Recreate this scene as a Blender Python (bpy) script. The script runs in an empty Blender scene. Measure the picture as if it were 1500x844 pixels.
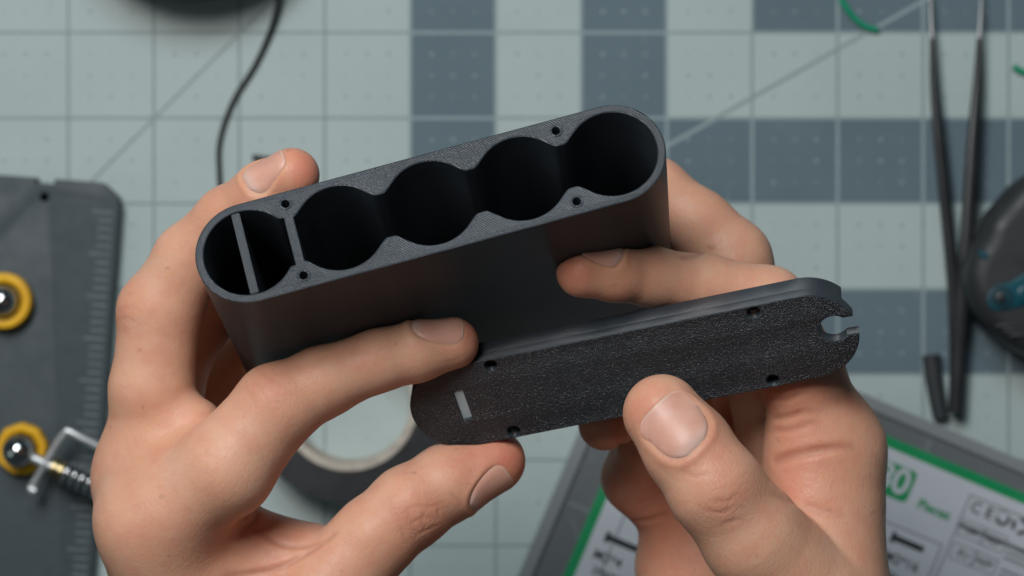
import bpy, bmesh, math, random
import numpy as np
from mathutils import Matrix, Vector
random.seed(7); rng = np.random.default_rng(7)
SC = bpy.context.scene
COL = SC.collection
MM = 0.001
F, D = 4200.0, 854.0           # focal length in photograph pixels, camera height over the mat (mm)

# ------------------------------------------------------------------ camera
cam = bpy.data.cameras.new('camera'); camo = bpy.data.objects.new('camera', cam); COL.objects.link(camo)
camo.location = (0, 0, D*MM)
cam.sensor_width = 36.0; cam.lens = F/1500*36
cam.clip_start = 0.01; cam.clip_end = 50
cam.dof.use_dof = True; cam.dof.focus_distance = 0.622; cam.dof.aperture_fstop = 17
SC.camera = camo
# ------------------------------------------------------------------ light
W = bpy.data.worlds.new('World'); SC.world = W; W.use_nodes = True
W.node_tree.nodes['Background'].inputs[0].default_value = (0.62, 0.78, 0.85, 1)
W.node_tree.nodes['Background'].inputs[1].default_value = 0.045

def area_lamp(name, loc, target, size, power, color, shape='RECTANGLE', size_y=None):
    l = bpy.data.lights.new(name, 'AREA'); l.energy = power; l.color = color
    l.shape = shape; l.size = size
    if size_y: l.size_y = size_y
    o = bpy.data.objects.new(name, l); COL.objects.link(o)
    o.location = loc
    o.rotation_euler = (Vector(target)-Vector(loc)).to_track_quat('-Z', 'Y').to_euler()
    return o
area_lamp('key_softbox', (-0.26, 0.37, 0.93), (0.0, 0.0, 0.15), 0.26, 4.9, (1.0, 0.975, 0.95), size_y=0.34)
area_lamp('rim_fill', (-0.13, 0.62, 0.93), (0.0, 0.02, 0.22), 0.42, 3.5, (0.80, 0.94, 1.0), size_y=0.26)  # added lamp at the rim's mirror angle, there to brighten the case rim
area_lamp('window_light', (-0.75, -0.25, 0.55), (0.0, 0.0, 0.15), 0.30, 0.35, (0.80, 1.0, 0.95), size_y=0.45)
vs = SC.view_settings
vs.view_transform = 'Standard'; vs.look = 'None'; vs.gamma = 1; vs.use_curve_mapping = False; vs.exposure = -0.12
SC.render.engine = 'CYCLES'; SC.cycles.use_denoising = True
SC.cycles.max_bounces = 8; SC.cycles.caustics_reflective = False; SC.cycles.caustics_refractive = False
SC.render.film_transparent = False

# ------------------------------------------------------------------ small helpers
def wp(u, v, z):
    """photograph pixel at height z (mm) above the mat -> point in mm"""
    d = D - z
    return np.array([(u-750)*d/F, (422-v)*d/F, z])

def srgb(r, g, b):
    f = lambda c: (c/255/12.92 if c/255 <= 0.04045 else ((c/255+0.055)/1.055)**2.4)
    return (f(r), f(g), f(b), 1.0)

def mesh_obj(name, verts, faces, mat, parent=None, smooth=True, origin=(0, 0, 0), auto=None):
    """verts in mm, in the frame of the parent (or around origin)"""
    me = bpy.data.meshes.new(name)
    v = (np.asarray(verts, float) - np.asarray(origin, float))*MM
    me.from_pydata([tuple(x) for x in v], [], [tuple(int(i) for i in f) for f in faces])
    me.update()
    if smooth:
        me.polygons.foreach_set('use_smooth', [True]*len(me.polygons))
        if auto is not None: me.set_sharp_from_angle(angle=math.radians(auto))
    o = bpy.data.objects.new(name, me); COL.objects.link(o)
    if mat: me.materials.append(mat)
    if parent is not None: o.parent = parent
    else: o.location = np.asarray(origin, float)*MM
    return o

def tag(o, label=None, cat=None, group=None, kind=None):
    if label: o['label'] = label
    if cat: o['category'] = cat
    if group: o['group'] = group
    if kind: o['kind'] = kind
    return o

def thing(name, label, cat, loc=(0, 0, 0), rot=None, group=None):
    o = bpy.data.objects.new(name, None); COL.objects.link(o)
    o.empty_display_size = 0.01
    if rot is None: o.location = np.asarray(loc, float)*MM
    else:
        M = Matrix([list(r)+[0] for r in np.asarray(rot)]+[[0, 0, 0, 1]])
        M.translation = Vector(np.asarray(loc, float)*MM); o.matrix_world = M
    return tag(o, label, cat, group)

def rotz(a):
    c, s = math.cos(a), math.sin(a); return np.array([[c, -s, 0], [s, c, 0], [0, 0, 1.0]])

def circle(cx, cy, r, n=40, a0=0.0):
    t = np.linspace(0, 2*math.pi, n, endpoint=False)+a0
    return [(cx+r*math.cos(a), cy+r*math.sin(a)) for a in t]

def stadium(L, R, n=28):
    p = [(L+R*math.cos(a), R*math.sin(a)) for a in np.linspace(-math.pi/2, math.pi/2, n)]
    p += [(-L+R*math.cos(a), R*math.sin(a)) for a in np.linspace(math.pi/2, 3*math.pi/2, n)]
    return p

def rrect(x0, y0, x1, y1, r, n=5):
    p = []
    for cx, cy, a in ((x1-r, y1-r, 0), (x0+r, y1-r, 90), (x0+r, y0+r, 180), (x1-r, y0+r, 270)):
        for t in np.linspace(a, a+90, n): p.append((cx+r*math.cos(math.radians(t)), cy+r*math.sin(math.radians(t))))
    return p

def prism(name, loops, z0, z1, mat, parent=None, bevel=0.0, res=2, origin=(0, 0, 0), rot=None, auto=35):
    """extruded 2D outline with holes (first loop the outside), mm"""
    cu = bpy.data.curves.new('tmp', 'CURVE'); cu.dimensions = '2D'; cu.fill_mode = 'BOTH'
    for lp in loops:
        s = cu.splines.new('POLY'); s.points.add(len(lp)-1); s.use_cyclic_u = True
        for i, (x, y) in enumerate(lp): s.points[i].co = (x, y, 0, 1)
    cu.extrude = (z1-z0)/2 - bevel
    cu.bevel_depth = bevel; cu.bevel_resolution = res; cu.offset = -bevel
    t = bpy.data.objects.new('tmp', cu); COL.objects.link(t)
    dg = bpy.context.evaluated_depsgraph_get()
    me = bpy.data.meshes.new_from_object(t.evaluated_get(dg))
    bpy.data.objects.remove(t); bpy.data.curves.remove(cu)
    n = len(me.vertices); co = np.empty(n*3); me.vertices.foreach_get('co', co); co = co.reshape(-1, 3)
    co[:, 2] += (z0+z1)/2
    if rot is not None: co = co@np.asarray(rot).T
    co = co + np.asarray(origin, float) if parent is not None else co
    me.vertices.foreach_set('co', (co*MM).ravel())
    bm = bmesh.new(); bm.from_mesh(me); bmesh.ops.remove_doubles(bm, verts=bm.verts, dist=2e-6)
    bmesh.ops.recalc_face_normals(bm, faces=bm.faces); bm.to_mesh(me); bm.free()
    me.polygons.foreach_set('use_smooth', [True]*len(me.polygons)); me.set_sharp_from_angle(angle=math.radians(auto))
    me.materials.clear(); me.materials.append(mat); me.name = name; me.update()
    o = bpy.data.objects.new(name, me); COL.objects.link(o)
    if parent is not None: o.parent = parent
    else: o.location = np.asarray(origin, float)*MM
    return o

def lathe(name, prof, mat, parent=None, n=48, origin=(0, 0, 0), wob=None, auto=40, rot=None):
    """profile of (radius, z) turned about z"""
    v, f = [], []
    m = len(prof)
    for i in range(n):
        a = 2*math.pi*i/n
        k = 1.0 if wob is None else wob(a)
        for r, z in prof: v.append((r*k*math.cos(a), r*k*math.sin(a), z))
    for i in range(n):
        for j in range(m-1):
            a, b = i*m+j, ((i+1) % n)*m+j
            f.append((a, b, b+1, a+1))
    v = np.array(v)
    if rot is not None: v = v@np.asarray(rot).T
    if parent is not None: return mesh_obj(name, v+np.asarray(origin), f, mat, parent, auto=auto)
    return mesh_obj(name, v+np.asarray(origin), f, mat, None, auto=auto, origin=origin)

def spline(pts, n=10):
    P = np.array(pts, float); P = np.vstack([2*P[0]-P[1], P, 2*P[-1]-P[-2]]); out = []
    for i in range(1, len(P)-2):
        for t in np.linspace(0, 1, n, endpoint=False):
            a, b, c, d = P[i-1:i+3]
            out.append(0.5*((2*b)+(c-a)*t+(2*a-5*b+4*c-d)*t*t+(3*b-a-3*c+d)*t**3))
    out.append(P[-2]); return np.array(out)

def tube(name, path, rad, mat, parent=None, n=10, origin=None, flat=1.0):
    P = np.array(path, float); m = len(P)
    R = np.full(m, rad) if np.isscalar(rad) else np.interp(np.linspace(0, 1, m), np.linspace(0, 1, len(rad)), rad)
    T = np.gradient(P, axis=0); T /= np.linalg.norm(T, axis=1)[:, None]
    v, f = [], []
    up = np.array([0, 0, 1.0])
    if abs(T[0][2]) > 0.9: up = np.array([1.0, 0, 0])
    s = np.cross(T[0], up); s /= np.linalg.norm(s)
    for i in range(m):
        s = s - T[i]*(s@T[i]); s /= np.linalg.norm(s); u = np.cross(s, T[i])
        for k in range(n):
            a = 2*math.pi*k/n; v.append(P[i]+R[i]*(math.cos(a)*s+math.sin(a)*u*flat))
    for i in range(m-1):
        for k in range(n):
            a, b = i*n+k, i*n+(k+1) % n; f.append((a, b, b+n, a+n))
    f.append(tuple(range(n))[::-1]); f.append(tuple((m-1)*n+k for k in range(n)))
    if origin is None: origin = (0, 0, 0) if parent is not None else P[0]
    return mesh_obj(name, np.array(v), f, mat, parent, origin=origin, auto=60)

# ------------------------------------------------------------------ materials
class NT:
    """tiny helper around a material's node tree"""
    def __init__(s, name):
        s.m = bpy.data.materials.new(name); s.m.use_nodes = True; s.t = s.m.node_tree; s.n = s.t.nodes; s.l = s.t.links
        s.b = s.n['Principled BSDF']
    def node(s, ty, **kw):
        n = s.n.new(ty)
        for k, v in kw.items(): setattr(n, k, v)
        return n
    def put(s, sock, v):
        if isinstance(v, bpy.types.NodeSocket): s.l.new(v, sock)
        else: sock.default_value = v
    def math(s, op, a, b=None, c=None, clamp=False):
        n = s.node('ShaderNodeMath', operation=op, use_clamp=clamp)
        s.put(n.inputs[0], a)
        if b is not None: s.put(n.inputs[1], b)
        if c is not None: s.put(n.inputs[2], c)
        return n.outputs[0]
    def mix(s, f, a, b, blend='MIX'):
        n = s.node('ShaderNodeMix', data_type='RGBA', blend_type=blend)
        s.put(n.inputs[0], f); s.put(n.inputs[6], a); s.put(n.inputs[7], b); return n.outputs[2]
    def obj(s):
        return s.node('ShaderNodeTexCoord').outputs['Object']
    def xyz(s, v):
        n = s.node('ShaderNodeSeparateXYZ'); s.l.new(v, n.inputs[0]); return n.outputs
    def noise(s, scale, detail=3, rough=0.5, vec=None, dist=0.0):
        n = s.node('ShaderNodeTexNoise'); n.inputs['Scale'].default_value = scale
        n.inputs['Detail'].default_value = detail; n.inputs['Roughness'].default_value = rough; n.inputs['Distortion'].default_value = dist
        s.l.new(vec if vec is not None else s.obj(), n.inputs['Vector']); return n.outputs['Fac']
    def vor(s, scale, feature='F1', vec=None, out='Distance'):
        n = s.node('ShaderNodeTexVoronoi', feature=feature); n.inputs['Scale'].default_value = scale
        s.l.new(vec if vec is not None else s.obj(), n.inputs['Vector']); return n.outputs[out]
    def ramp(s, f, a, b, lo=0.0, hi=1.0):
        n = s.node('ShaderNodeMapRange'); n.interpolation_type = 'SMOOTHSTEP'
        s.put(n.inputs[0], f); n.inputs[1].default_value = a; n.inputs[2].default_value = b
        n.inputs[3].default_value = lo; n.inputs[4].default_value = hi; return n.outputs[0]
    def bump(s, h, dist, strength=1.0, prev=None):
        n = s.node('ShaderNodeBump'); n.inputs['Strength'].default_value = strength; n.inputs['Distance'].default_value = dist
        s.put(n.inputs['Height'], h)
        if prev is not None: s.l.new(prev, n.inputs['Normal'])
        s.l.new(n.outputs[0], s.b.inputs['Normal']); return n.outputs[0]
    def set(s, **kw):
        names = dict(color='Base Color', rough='Roughness', metal='Metallic', spec='Specular IOR Level', sss='Subsurface Weight',
                     trans='Transmission Weight', ior='IOR', coat='Coat Weight', sheen='Sheen Weight', alpha='Alpha')
        for k, v in kw.items(): s.put(s.b.inputs[names[k]], v)
        return s

def plain(name, col, rough=0.5, metal=0.0, spec=0.5, var=0.12, scale=120, bump=0.0):
    t = NT(name); n = t.noise(scale, 4)
    dark = tuple(c*(1-var) for c in col[:3])+(1,); light = tuple(min(1, c*(1+var)) for c in col[:3])+(1,)
    t.set(color=t.mix(t.ramp(n, 0.3, 0.7), dark, light), metal=metal, spec=spec)
    t.set(rough=t.ramp(t.noise(scale*0.4, 3), 0.3, 0.7, max(0, rough-0.06), min(1, rough+0.06)))
    if bump: t.bump(n, bump*MM, 1.0)
    return t.m

# ---- cutting mat (printed pattern)
def mat_cutting():
    t = NT('mat_print'); o = t.obj(); x, y, z = t.xyz(o)
    P = 25.46*MM
    gx = t.math('DIVIDE', t.math('SUBTRACT', x, -30.3*MM), P)
    gy = t.math('DIVIDE', t.math('SUBTRACT', y, 50.6*MM-3*P), P)        # 0 at the bottom of the lowest dark row
    ci = t.math('FLOOR', gx); cj = t.math('FLOOR', gy)
    mn = t.math('MINIMUM', ci, cj)
    even = t.math('LESS_THAN', t.math('PINGPONG', mn, 1.0), 0.5)
    dark = t.math('MULTIPLY', even, t.math('GREATER_THAN', mn, -0.5))
    fx = t.math('SUBTRACT', gx, ci); fy = t.math('SUBTRACT', gy, cj)
    def near(f, w):   # distance to the nearest cell border, in cells
        return t.math('LESS_THAN', t.math('MINIMUM', f, t.math('SUBTRACT', 1.0, f)), w)
    line = t.math('MAXIMUM', near(fx, 0.017), near(fy, 0.017))
    # 3 x 3 dots on the quarter inches
    qx = t.math('ABSOLUTE', t.math('SUBTRACT', t.math('FRACT', t.math('ADD', t.math('MULTIPLY', fx, 4.0), 0.5)), 0.5))
    qy = t.math('ABSOLUTE', t.math('SUBTRACT', t.math('FRACT', t.math('ADD', t.math('MULTIPLY', fy, 4.0), 0.5)), 0.5))
    dd = t.math('SQRT', t.math('ADD', t.math('MULTIPLY', qx, qx), t.math('MULTIPLY', qy, qy)))
    dots = t.math('LESS_THAN', dd, 0.085)
    dots = t.math('MULTIPLY', dots, t.ramp(t.noise(90, 2), 0.42, 0.62, 0.25, 1.0))
    def diag(p, q, w, xlo, xhi):
        a = np.array(p); b = np.array(q); n = np.array([-(b-a)[1], (b-a)[0]]); n = n/np.linalg.norm(n); c = n@a
        d = t.math('ABSOLUTE', t.math('SUBTRACT', t.math('ADD', t.math('MULTIPLY', x, float(n[0])), t.math('MULTIPLY', y, float(n[1]))), float(c*MM)))
        m = t.math('LESS_THAN', d, w*MM)
        return t.math('MULTIPLY', m, t.math('MULTIPLY', t.math('GREATER_THAN', x, xlo*MM), t.math('LESS_THAN', x, xhi*MM)))
    dl = t.math('MAXIMUM', diag(wp(145, 255, 0)[:2], wp(390, 10, 0)[:2], 0.42, -300, -60), diag(wp(975, 215, 0)[:2], wp(1350, 3, 0)[:2], 0.55, 35, 300))
    n1 = t.noise(14, 5, 0.6); n2 = t.noise(420, 3)
    light = t.mix(t.ramp(n1, 0.3, 0.7), srgb(180, 194, 193), srgb(187, 200, 199))
    darkc = t.mix(t.ramp(n1, 0.3, 0.7), srgb(99, 117, 126), srgb(107, 125, 134))
    scuff = t.math('MULTIPLY', t.ramp(t.noise(260, 4, 0.7), 0.63, 0.74), t.ramp(t.noise(30, 2), 0.5, 0.62))
    darkc = t.mix(t.math('MULTIPLY', scuff, 0.65), darkc, srgb(170, 185, 188))
    light = t.mix(t.math('MULTIPLY', t.ramp(t.noise(200, 4, 0.7), 0.64, 0.75), 0.3), light, srgb(150, 160, 158))
    mpc = t.node('ShaderNodeMapping'); t.l.new(o, mpc.inputs[0]); mpc.inputs['Scale'].default_value = (1, 0.035, 1); mpc.inputs['Rotation'].default_value = (0, 0, 0.5)
    mpd = t.node('ShaderNodeMapping'); t.l.new(o, mpd.inputs[0]); mpd.inputs['Scale'].default_value = (0.03, 1, 1); mpd.inputs['Rotation'].default_value = (0, 0, 0.15)
    cuts = t.math('MAXIMUM', t.ramp(t.noise(210, 2, 0.5, mpc.outputs[0]), 0.735, 0.76), t.ramp(t.noise(240, 2, 0.5, mpd.outputs[0]), 0.745, 0.77))
    cuts = t.math('MULTIPLY', cuts, 0.4)
    darkc = t.mix(cuts, darkc, srgb(150, 166, 170)); light = t.mix(cuts, light, srgb(150, 163, 162))
    col = t.mix(dark, light, darkc)
    ink = t.mix(dark, srgb(144, 158, 159), srgb(158, 174, 175))
    col = t.mix(t.math('MULTIPLY', t.math('MAXIMUM', line, dl), 0.9), col, ink)
    ink2 = t.mix(dark, srgb(140, 152, 150), srgb(160, 176, 178))
    col = t.mix(t.math('MULTIPLY', dots, 0.75), col, ink2)
    t.set(color=col, rough=0.62, spec=0.3)
    t.bump(t.math('ADD', n2, t.math('MULTIPLY', scuff, 0.6)), 0.08*MM)
    return t.m

# ---- 3D printed black plastic: layer lines on walls, extrusion lines on tops
def mat_printed(name, rough=0.33, base=(0.038, 0.047, 0.058), layers=True):
    t = NT(name); o = t.obj(); x, y, z = t.xyz(o)
    g = t.node('ShaderNodeNewGeometry'); tx = t.node('ShaderNodeVectorTransform'); tx.vector_type = 'NORMAL'; tx.convert_from = 'WORLD'; tx.convert_to = 'OBJECT'
    t.l.new(g.outputs['True Normal'], tx.inputs[0]); nx, ny, nz = t.xyz(tx.outputs[0])
    top = t.math('GREATER_THAN', t.math('ABSOLUTE', nz), 0.8)
    lay = t.math('SINE', t.math('MULTIPLY', z, 2*math.pi/(0.28*MM)))
    layn = t.math('MULTIPLY', lay, t.ramp(t.noise(60, 2), 0.2, 0.8, 0.5, 1.0))
    dg = t.math('SINE', t.math('MULTIPLY', t.math('ADD', x, t.math('MULTIPLY', y, 0.9)), 2*math.pi/(0.62*MM)))
    grain = t.noise(2300, 2, 0.6)
    htop = t.math('ADD', t.math('MULTIPLY', dg, 0.35), t.math('MULTIPLY', grain, 1.1))
    hs = t.math('ADD', t.math('MULTIPLY', layn, 0.5), t.math('MULTIPLY', grain, 0.25))
    mx = t.node('ShaderNodeMix', data_type='FLOAT'); t.put(mx.inputs[0], top); t.put(mx.inputs[2], hs); t.put(mx.inputs[3], htop)
    v = t.ramp(t.noise(45, 4), 0.3, 0.7)
    c = t.mix(v, tuple(k*0.85 for k in base)+(1,), tuple(k*1.2 for k in base)+(1,))
    t.set(color=c, rough=t.math('ADD', t.math('MULTIPLY', top, 0.03), rough), spec=0.5)
    t.bump(mx.outputs[0], 0.10*MM)
    return t.m

def mat_textured():
    """face printed against a textured steel sheet: coarse pebbled relief with tiny glints"""
    t = NT('pebbled_plastic'); o = t.obj()
    h = t.math('ADD', t.math('MULTIPLY', t.vor(3300, 'F1'), -1.2), t.math('MULTIPLY', t.noise(5000, 1, 0.5), 0.5))
    c = t.mix(t.ramp(t.noise(50, 3), 0.3, 0.7), (0.018, 0.025, 0.033, 1), (0.026, 0.035, 0.045, 1))
    t.set(color=c, rough=0.30, spec=0.6)
    t.bump(h, 0.27*MM)
    return t.m

def mat_skin():
    t = NT('skin'); o = t.obj()
    at = lambda n: t.node('ShaderNodeAttribute', attribute_name=n).outputs['Fac']
    red, cre = at('red'), at('crease')
    n1 = t.noise(38, 4, 0.6); n2 = t.noise(160, 4, 0.65); n3 = t.noise(700, 3, 0.6)
    kn = at('knuckle')
    c = t.mix(t.ramp(n1, 0.3, 0.7), (0.74, 0.378, 0.243, 1), (0.81, 0.458, 0.312, 1))
    c = t.mix(t.ramp(n2, 0.42, 0.72, 0, 0.55), c, (0.72, 0.325, 0.225, 1))
    c = t.mix(t.ramp(t.noise(70, 3), 0.55, 0.75, 0, 0.35), c, (0.80, 0.52, 0.39, 1))
    c = t.mix(t.math('MULTIPLY', red, t.ramp(n2, 0.25, 0.75, 0.6, 0.95)), c, (0.72, 0.25, 0.165, 1))
    c = t.mix(t.math('MULTIPLY', kn, 0.3), c, (0.62, 0.25, 0.17, 1))
    c = t.mix(t.math('MULTIPLY', cre, 0.5), c, (0.44, 0.155, 0.10, 1))
    freck = t.math('MULTIPLY', t.ramp(t.noise(330, 1), 0.72, 0.80), 0.3)
    c = t.mix(freck, c, (0.40, 0.18, 0.11, 1))
    t.set(color=c, sss=0.6, spec=0.3)
    t.b.inputs['Subsurface Radius'].default_value = (1.0, 0.34, 0.16)
    t.b.inputs['Subsurface Scale'].default_value = 2.6*MM
    t.set(rough=t.ramp(n3, 0.3, 0.7, 0.40, 0.54))
    # fine skin relief: crossing furrows, pores, stronger lines over the joints
    mp = t.node('ShaderNodeMapping'); t.l.new(o, mp.inputs[0]); mp.inputs['Scale'].default_value = (1.0, 0.7, 0.85); mp.inputs['Rotation'].default_value = (0.3, 0.5, 0.6)
    v1 = t.vor(1050, 'DISTANCE_TO_EDGE', mp.outputs[0]); v2 = t.vor(520, 'DISTANCE_TO_EDGE', mp.outputs[0])
    h = t.math('ADD', t.math('MULTIPLY', t.ramp(v1, 0, 0.25), 0.6), t.math('MULTIPLY', t.ramp(v2, 0, 0.18), 0.6))
    h = t.math('ADD', h, t.math('MULTIPLY', n3, 0.9))
    wv = t.node('ShaderNodeVectorMath', operation='ADD'); ns = t.node('ShaderNodeTexNoise'); ns.inputs['Scale'].default_value = 220; t.l.new(o, ns.inputs['Vector'])
    sc_ = t.node('ShaderNodeVectorMath', operation='SCALE'); t.l.new(ns.outputs['Color'], sc_.inputs[0]); sc_.inputs['Scale'].default_value = 0.0035
    t.l.new(o, wv.inputs[0]); t.l.new(sc_.outputs[0], wv.inputs[1])
    v3 = t.vor(300, 'DISTANCE_TO_EDGE', wv.outputs[0]); v4 = t.vor(560, 'DISTANCE_TO_EDGE', wv.outputs[0])
    hk = t.math('ADD', t.ramp(v3, 0, 0.10), t.math('MULTIPLY', t.ramp(v4, 0, 0.14), 0.7))
    h = t.math('ADD', h, t.math('MULTIPLY', hk, t.math('MULTIPLY', kn, 1.3)))
    t.bump(h, 0.055*MM, 0.5)
    return t.m

def mat_nail():
    t = NT('nail'); at = t.node('ShaderNodeAttribute', attribute_name='along').outputs['Fac']
    n = t.noise(200, 3)
    c = t.mix(t.ramp(n, 0.3, 0.7), (0.73, 0.375, 0.285, 1), (0.79, 0.44, 0.34, 1))
    c = t.mix(t.ramp(at, 0.30, 0.10, 0, 0.6), c, (0.74, 0.54, 0.47, 1))
    c = t.mix(t.ramp(at, 0.955, 0.985, 0, 0.45), c, (0.76, 0.60, 0.50, 1))
    t.set(color=c, rough=0.38, spec=0.42, sss=0.4)
    t.b.inputs['Subsurface Radius'].default_value = (1.0, 0.4, 0.25); t.b.inputs['Subsurface Scale'].default_value = 0.8*MM
    t.bump(t.noise(300, 2), 0.05*MM, 0.6)
    return t.m

M_MAT = mat_cutting()
M_PRINT = mat_printed('printed_black_plastic')
M_PEB = mat_textured()
M_SKIN = mat_skin(); M_NAIL = mat_nail()
M_PLATE = plain('dark_grey_board', srgb(68, 78, 84), 0.55, var=0.06, scale=300, bump=0.05, spec=0.4)
M_TICK = plain('grey_marks', srgb(104, 114, 117), 0.6)
M_YEL = plain('yellow_rubber', srgb(252, 186, 18), 0.5, var=0.1, scale=200)
M_STEEL = plain('polished_steel', (0.55, 0.56, 0.57, 1), 0.14, metal=1.0, var=0.06)
M_WIRE = plain('dull_wire', (0.62, 0.63, 0.64, 1), 0.38, metal=0.7, var=0.06)
M_TIP = plain('dull_steel', (0.30, 0.31, 0.32, 1), 0.4, metal=0.8, var=0.08)
M_BRASS = plain('brass', (0.56, 0.44, 0.22, 1), 0.3, metal=1.0)
M_BLACK = plain('black_coating', (0.022, 0.023, 0.026, 1), 0.4, var=0.15)
M_DARK = plain('dark_grey_plastic', (0.038, 0.042, 0.046, 1), 0.5, var=0.1)
M_TOOL = plain('soft_grey_plastic', (0.026, 0.029, 0.031, 1), 0.5, var=0.08, scale=400, bump=0.05)
M_TEAL = plain('teal_plastic', srgb(14, 78, 92), 0.35, var=0.12)
M_GREENW = plain('green_wire', srgb(0, 150, 112), 0.45)
M_TAPE = plain('black_tape', (0.02, 0.022, 0.026, 1), 0.45, var=0.12, scale=500)
M_CARD = plain('brown_cardboard', srgb(202, 190, 177), 0.8, var=0.12, scale=500, bump=0.08)
M_PAPER = plain('white_label_paper', srgb(208, 211, 219), 0.45, var=0.02)
M_GREEN = plain('green_print', srgb(18, 150, 92), 0.45, var=0.04)
M_INK = plain('black_print', srgb(38, 40, 44), 0.5, var=0.05)
M_GINK = plain('grey_print', srgb(108, 112, 118), 0.5, var=0.05)
M_TRAY = plain('frosted_tray', srgb(165, 176, 180), 0.4, var=0.05)
M_SCREW = plain('black_screws', (0.03, 0.035, 0.045, 1), 0.3, metal=0.6, var=0.2)

def mat_clear(name='clear_lid_plastic', milk=0.25):
    t = NT(name)
    tr = t.node('ShaderNodeBsdfTransparent'); tr.inputs[0].default_value = (0.86, 0.89, 0.9, 1)
    gl = t.node('ShaderNodeBsdfGlossy'); gl.inputs['Roughness'].default_value = 0.16
    df = t.node('ShaderNodeBsdfDiffuse'); df.inputs[0].default_value = (0.5, 0.53, 0.55, 1)
    fr = t.node('ShaderNodeFresnel'); fr.inputs[0].default_value = 1.5
    m1 = t.node('ShaderNodeMixShader'); m1.inputs[0].default_value = milk; t.l.new(tr.outputs[0], m1.inputs[1]); t.l.new(df.outputs[0], m1.inputs[2])
    m2 = t.node('ShaderNodeMixShader'); t.l.new(fr.outputs[0], m2.inputs[0]); t.l.new(m1.outputs[0], m2.inputs[1]); t.l.new(gl.outputs[0], m2.inputs[2])
    t.l.new(m2.outputs[0], t.n['Material Output'].inputs[0]); t.n.remove(t.b)
    return t.m
M_CLEAR = mat_clear(); M_FROST = mat_clear('frosted_rim_plastic', 0.45)

# ================================================================== setting: the mat
mt = mesh_obj('cutting_mat', [(-300, -112, 0), (300, -112, 0), (300, 240, 0), (-300, 240, 0),
                              (-300, -112, -3), (300, -112, -3), (300, 240, -3), (-300, 240, -3)],
              [(0, 1, 2, 3), (7, 6, 5, 4), (0, 4, 5, 1), (1, 5, 6, 2), (2, 6, 7, 3), (3, 7, 4, 0)], M_MAT, smooth=False)
tag(mt, 'pale grey gridded cutting mat with dark blue-grey squares', kind='structure')

# ================================================================== the printed battery case
def rod(r):
    r = np.array(r); a = np.linalg.norm(r); k = r/a
    K = np.array([[0, -k[2], k[1]], [k[2], 0, -k[0]], [-k[1], k[0], 0]])
    return np.eye(3)+math.sin(a)*K+(1-math.cos(a))*K@K
RC = rod((-0.3670, -0.0232, 0.2667)); TC = np.array([-17.26, 18.10, 245.69])
RL = rod((0.5788, -0.1339, 0.2538)); TL = np.array([26.58, -18.91, 217.50])
CR, CH = 11.4, 70.0            # case outer radius, height
LR, LT = 11.15, 7.3            # lid outer radius, thickness

case = thing('battery_case', 'black 3D-printed battery case with open row of round bores, held in both hands', 'battery case', TC, RC)
BR, HS = 9.62, 5.0
def smax(a, b, k):
    h = np.clip(0.5+0.5*(a-b)/k, 0, 1); return b*(1-h)+a*h+k*h*(1-h)
def cav_top(xs, centres, x_in=None):
    y = np.full(len(xs), HS)
    for c in centres:
        q = np.sqrt(np.maximum(BR**2-(xs-c)**2, 0)); y = smax(q, y, 2.2)
    return y
# main cavity: bores two to five, flat wall at the left
xl = -28.95
a = np.linspace(math.pi/2, 0, 26)
xs = np.concatenate([np.linspace(xl, 40, 170), 40+BR*np.cos(a[1:])])
ys = np.concatenate([cav_top(np.linspace(xl, 40, 170), (-20, 0, 20, 40)), BR*np.sin(a[1:])])
main = list(zip(xs, ys)) + [(x, -y) for x, y in list(zip(xs, ys))[-2::-1]]
# first bore, cut off by the partition
xr = -31.0
a = np.linspace(math.pi, math.pi/2, 26)
xt = np.linspace(-40, xr, 20)[1:]
xs1 = np.concatenate([-40+BR*np.cos(a), xt]); ys1 = np.concatenate([BR*np.sin(a), np.maximum(np.sqrt(np.maximum(BR**2-(xt+40)**2, 0)), 5.6)])
first = list(zip(xs1, ys1)) + [(x, -y) for x, y in list(zip(xs1, ys1))[-1:0:-1]]
HX, HY = 29.87, 8.48
holes = [circle(sx*HX, sy*HY, 0.85, 16) for sx in (-1, 1) for sy in (-1, 1)]
shell = prism('shell', [stadium(40, CR, 40), main, first]+holes, -CH+2.5, 0, M_PRINT, case, bevel=0.35, res=3)
prism('base', [stadium(40, CR-0.02, 40)], -CH, -CH+2.49, M_PRINT, case, bevel=0.5)
def box_verts(x0, x1, y0, y1, z0, z1):
    v = [(x, y, z) for x in (x0, x1) for y in (y0, y1) for z in (z0, z1)]
    f = [(0, 1, 3, 2), (4, 6, 7, 5), (0, 4, 5, 1), (2, 3, 7, 6), (0, 2, 6, 4), (1, 5, 7, 3)]
    return np.array(v, float), f
def bar(name, x0, x1, y0, y1, z0, z1, mat, parent, bevel=0.0, rot=None, origin=(0, 0, 0)):
    v, f = box_verts(x0, x1, y0, y1, z0, z1)
    if rot is not None: v = v@np.asarray(rot).T
    o = mesh_obj(name, v+np.asarray(origin), f, mat, parent, smooth=False)
    if bevel:
        bm = bmesh.new(); bm.from_mesh(o.data)
        bmesh.ops.recalc_face_normals(bm, faces=bm.faces)
        bmesh.ops.bevel(bm, geom=bm.edges[:], offset=bevel*MM, segments=2, affect='EDGES'); bm.to_mesh(o.data); bm.free()
        o.data.polygons.foreach_set('use_smooth', [True]*len(o.data.polygons)); o.data.set_sharp_from_angle(angle=math.radians(40))
    return o
bar('partition', -41.7, -39.9, -9.45, 9.45, -CH+2.4, -0.12, M_PRINT, case, 0.2)
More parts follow.
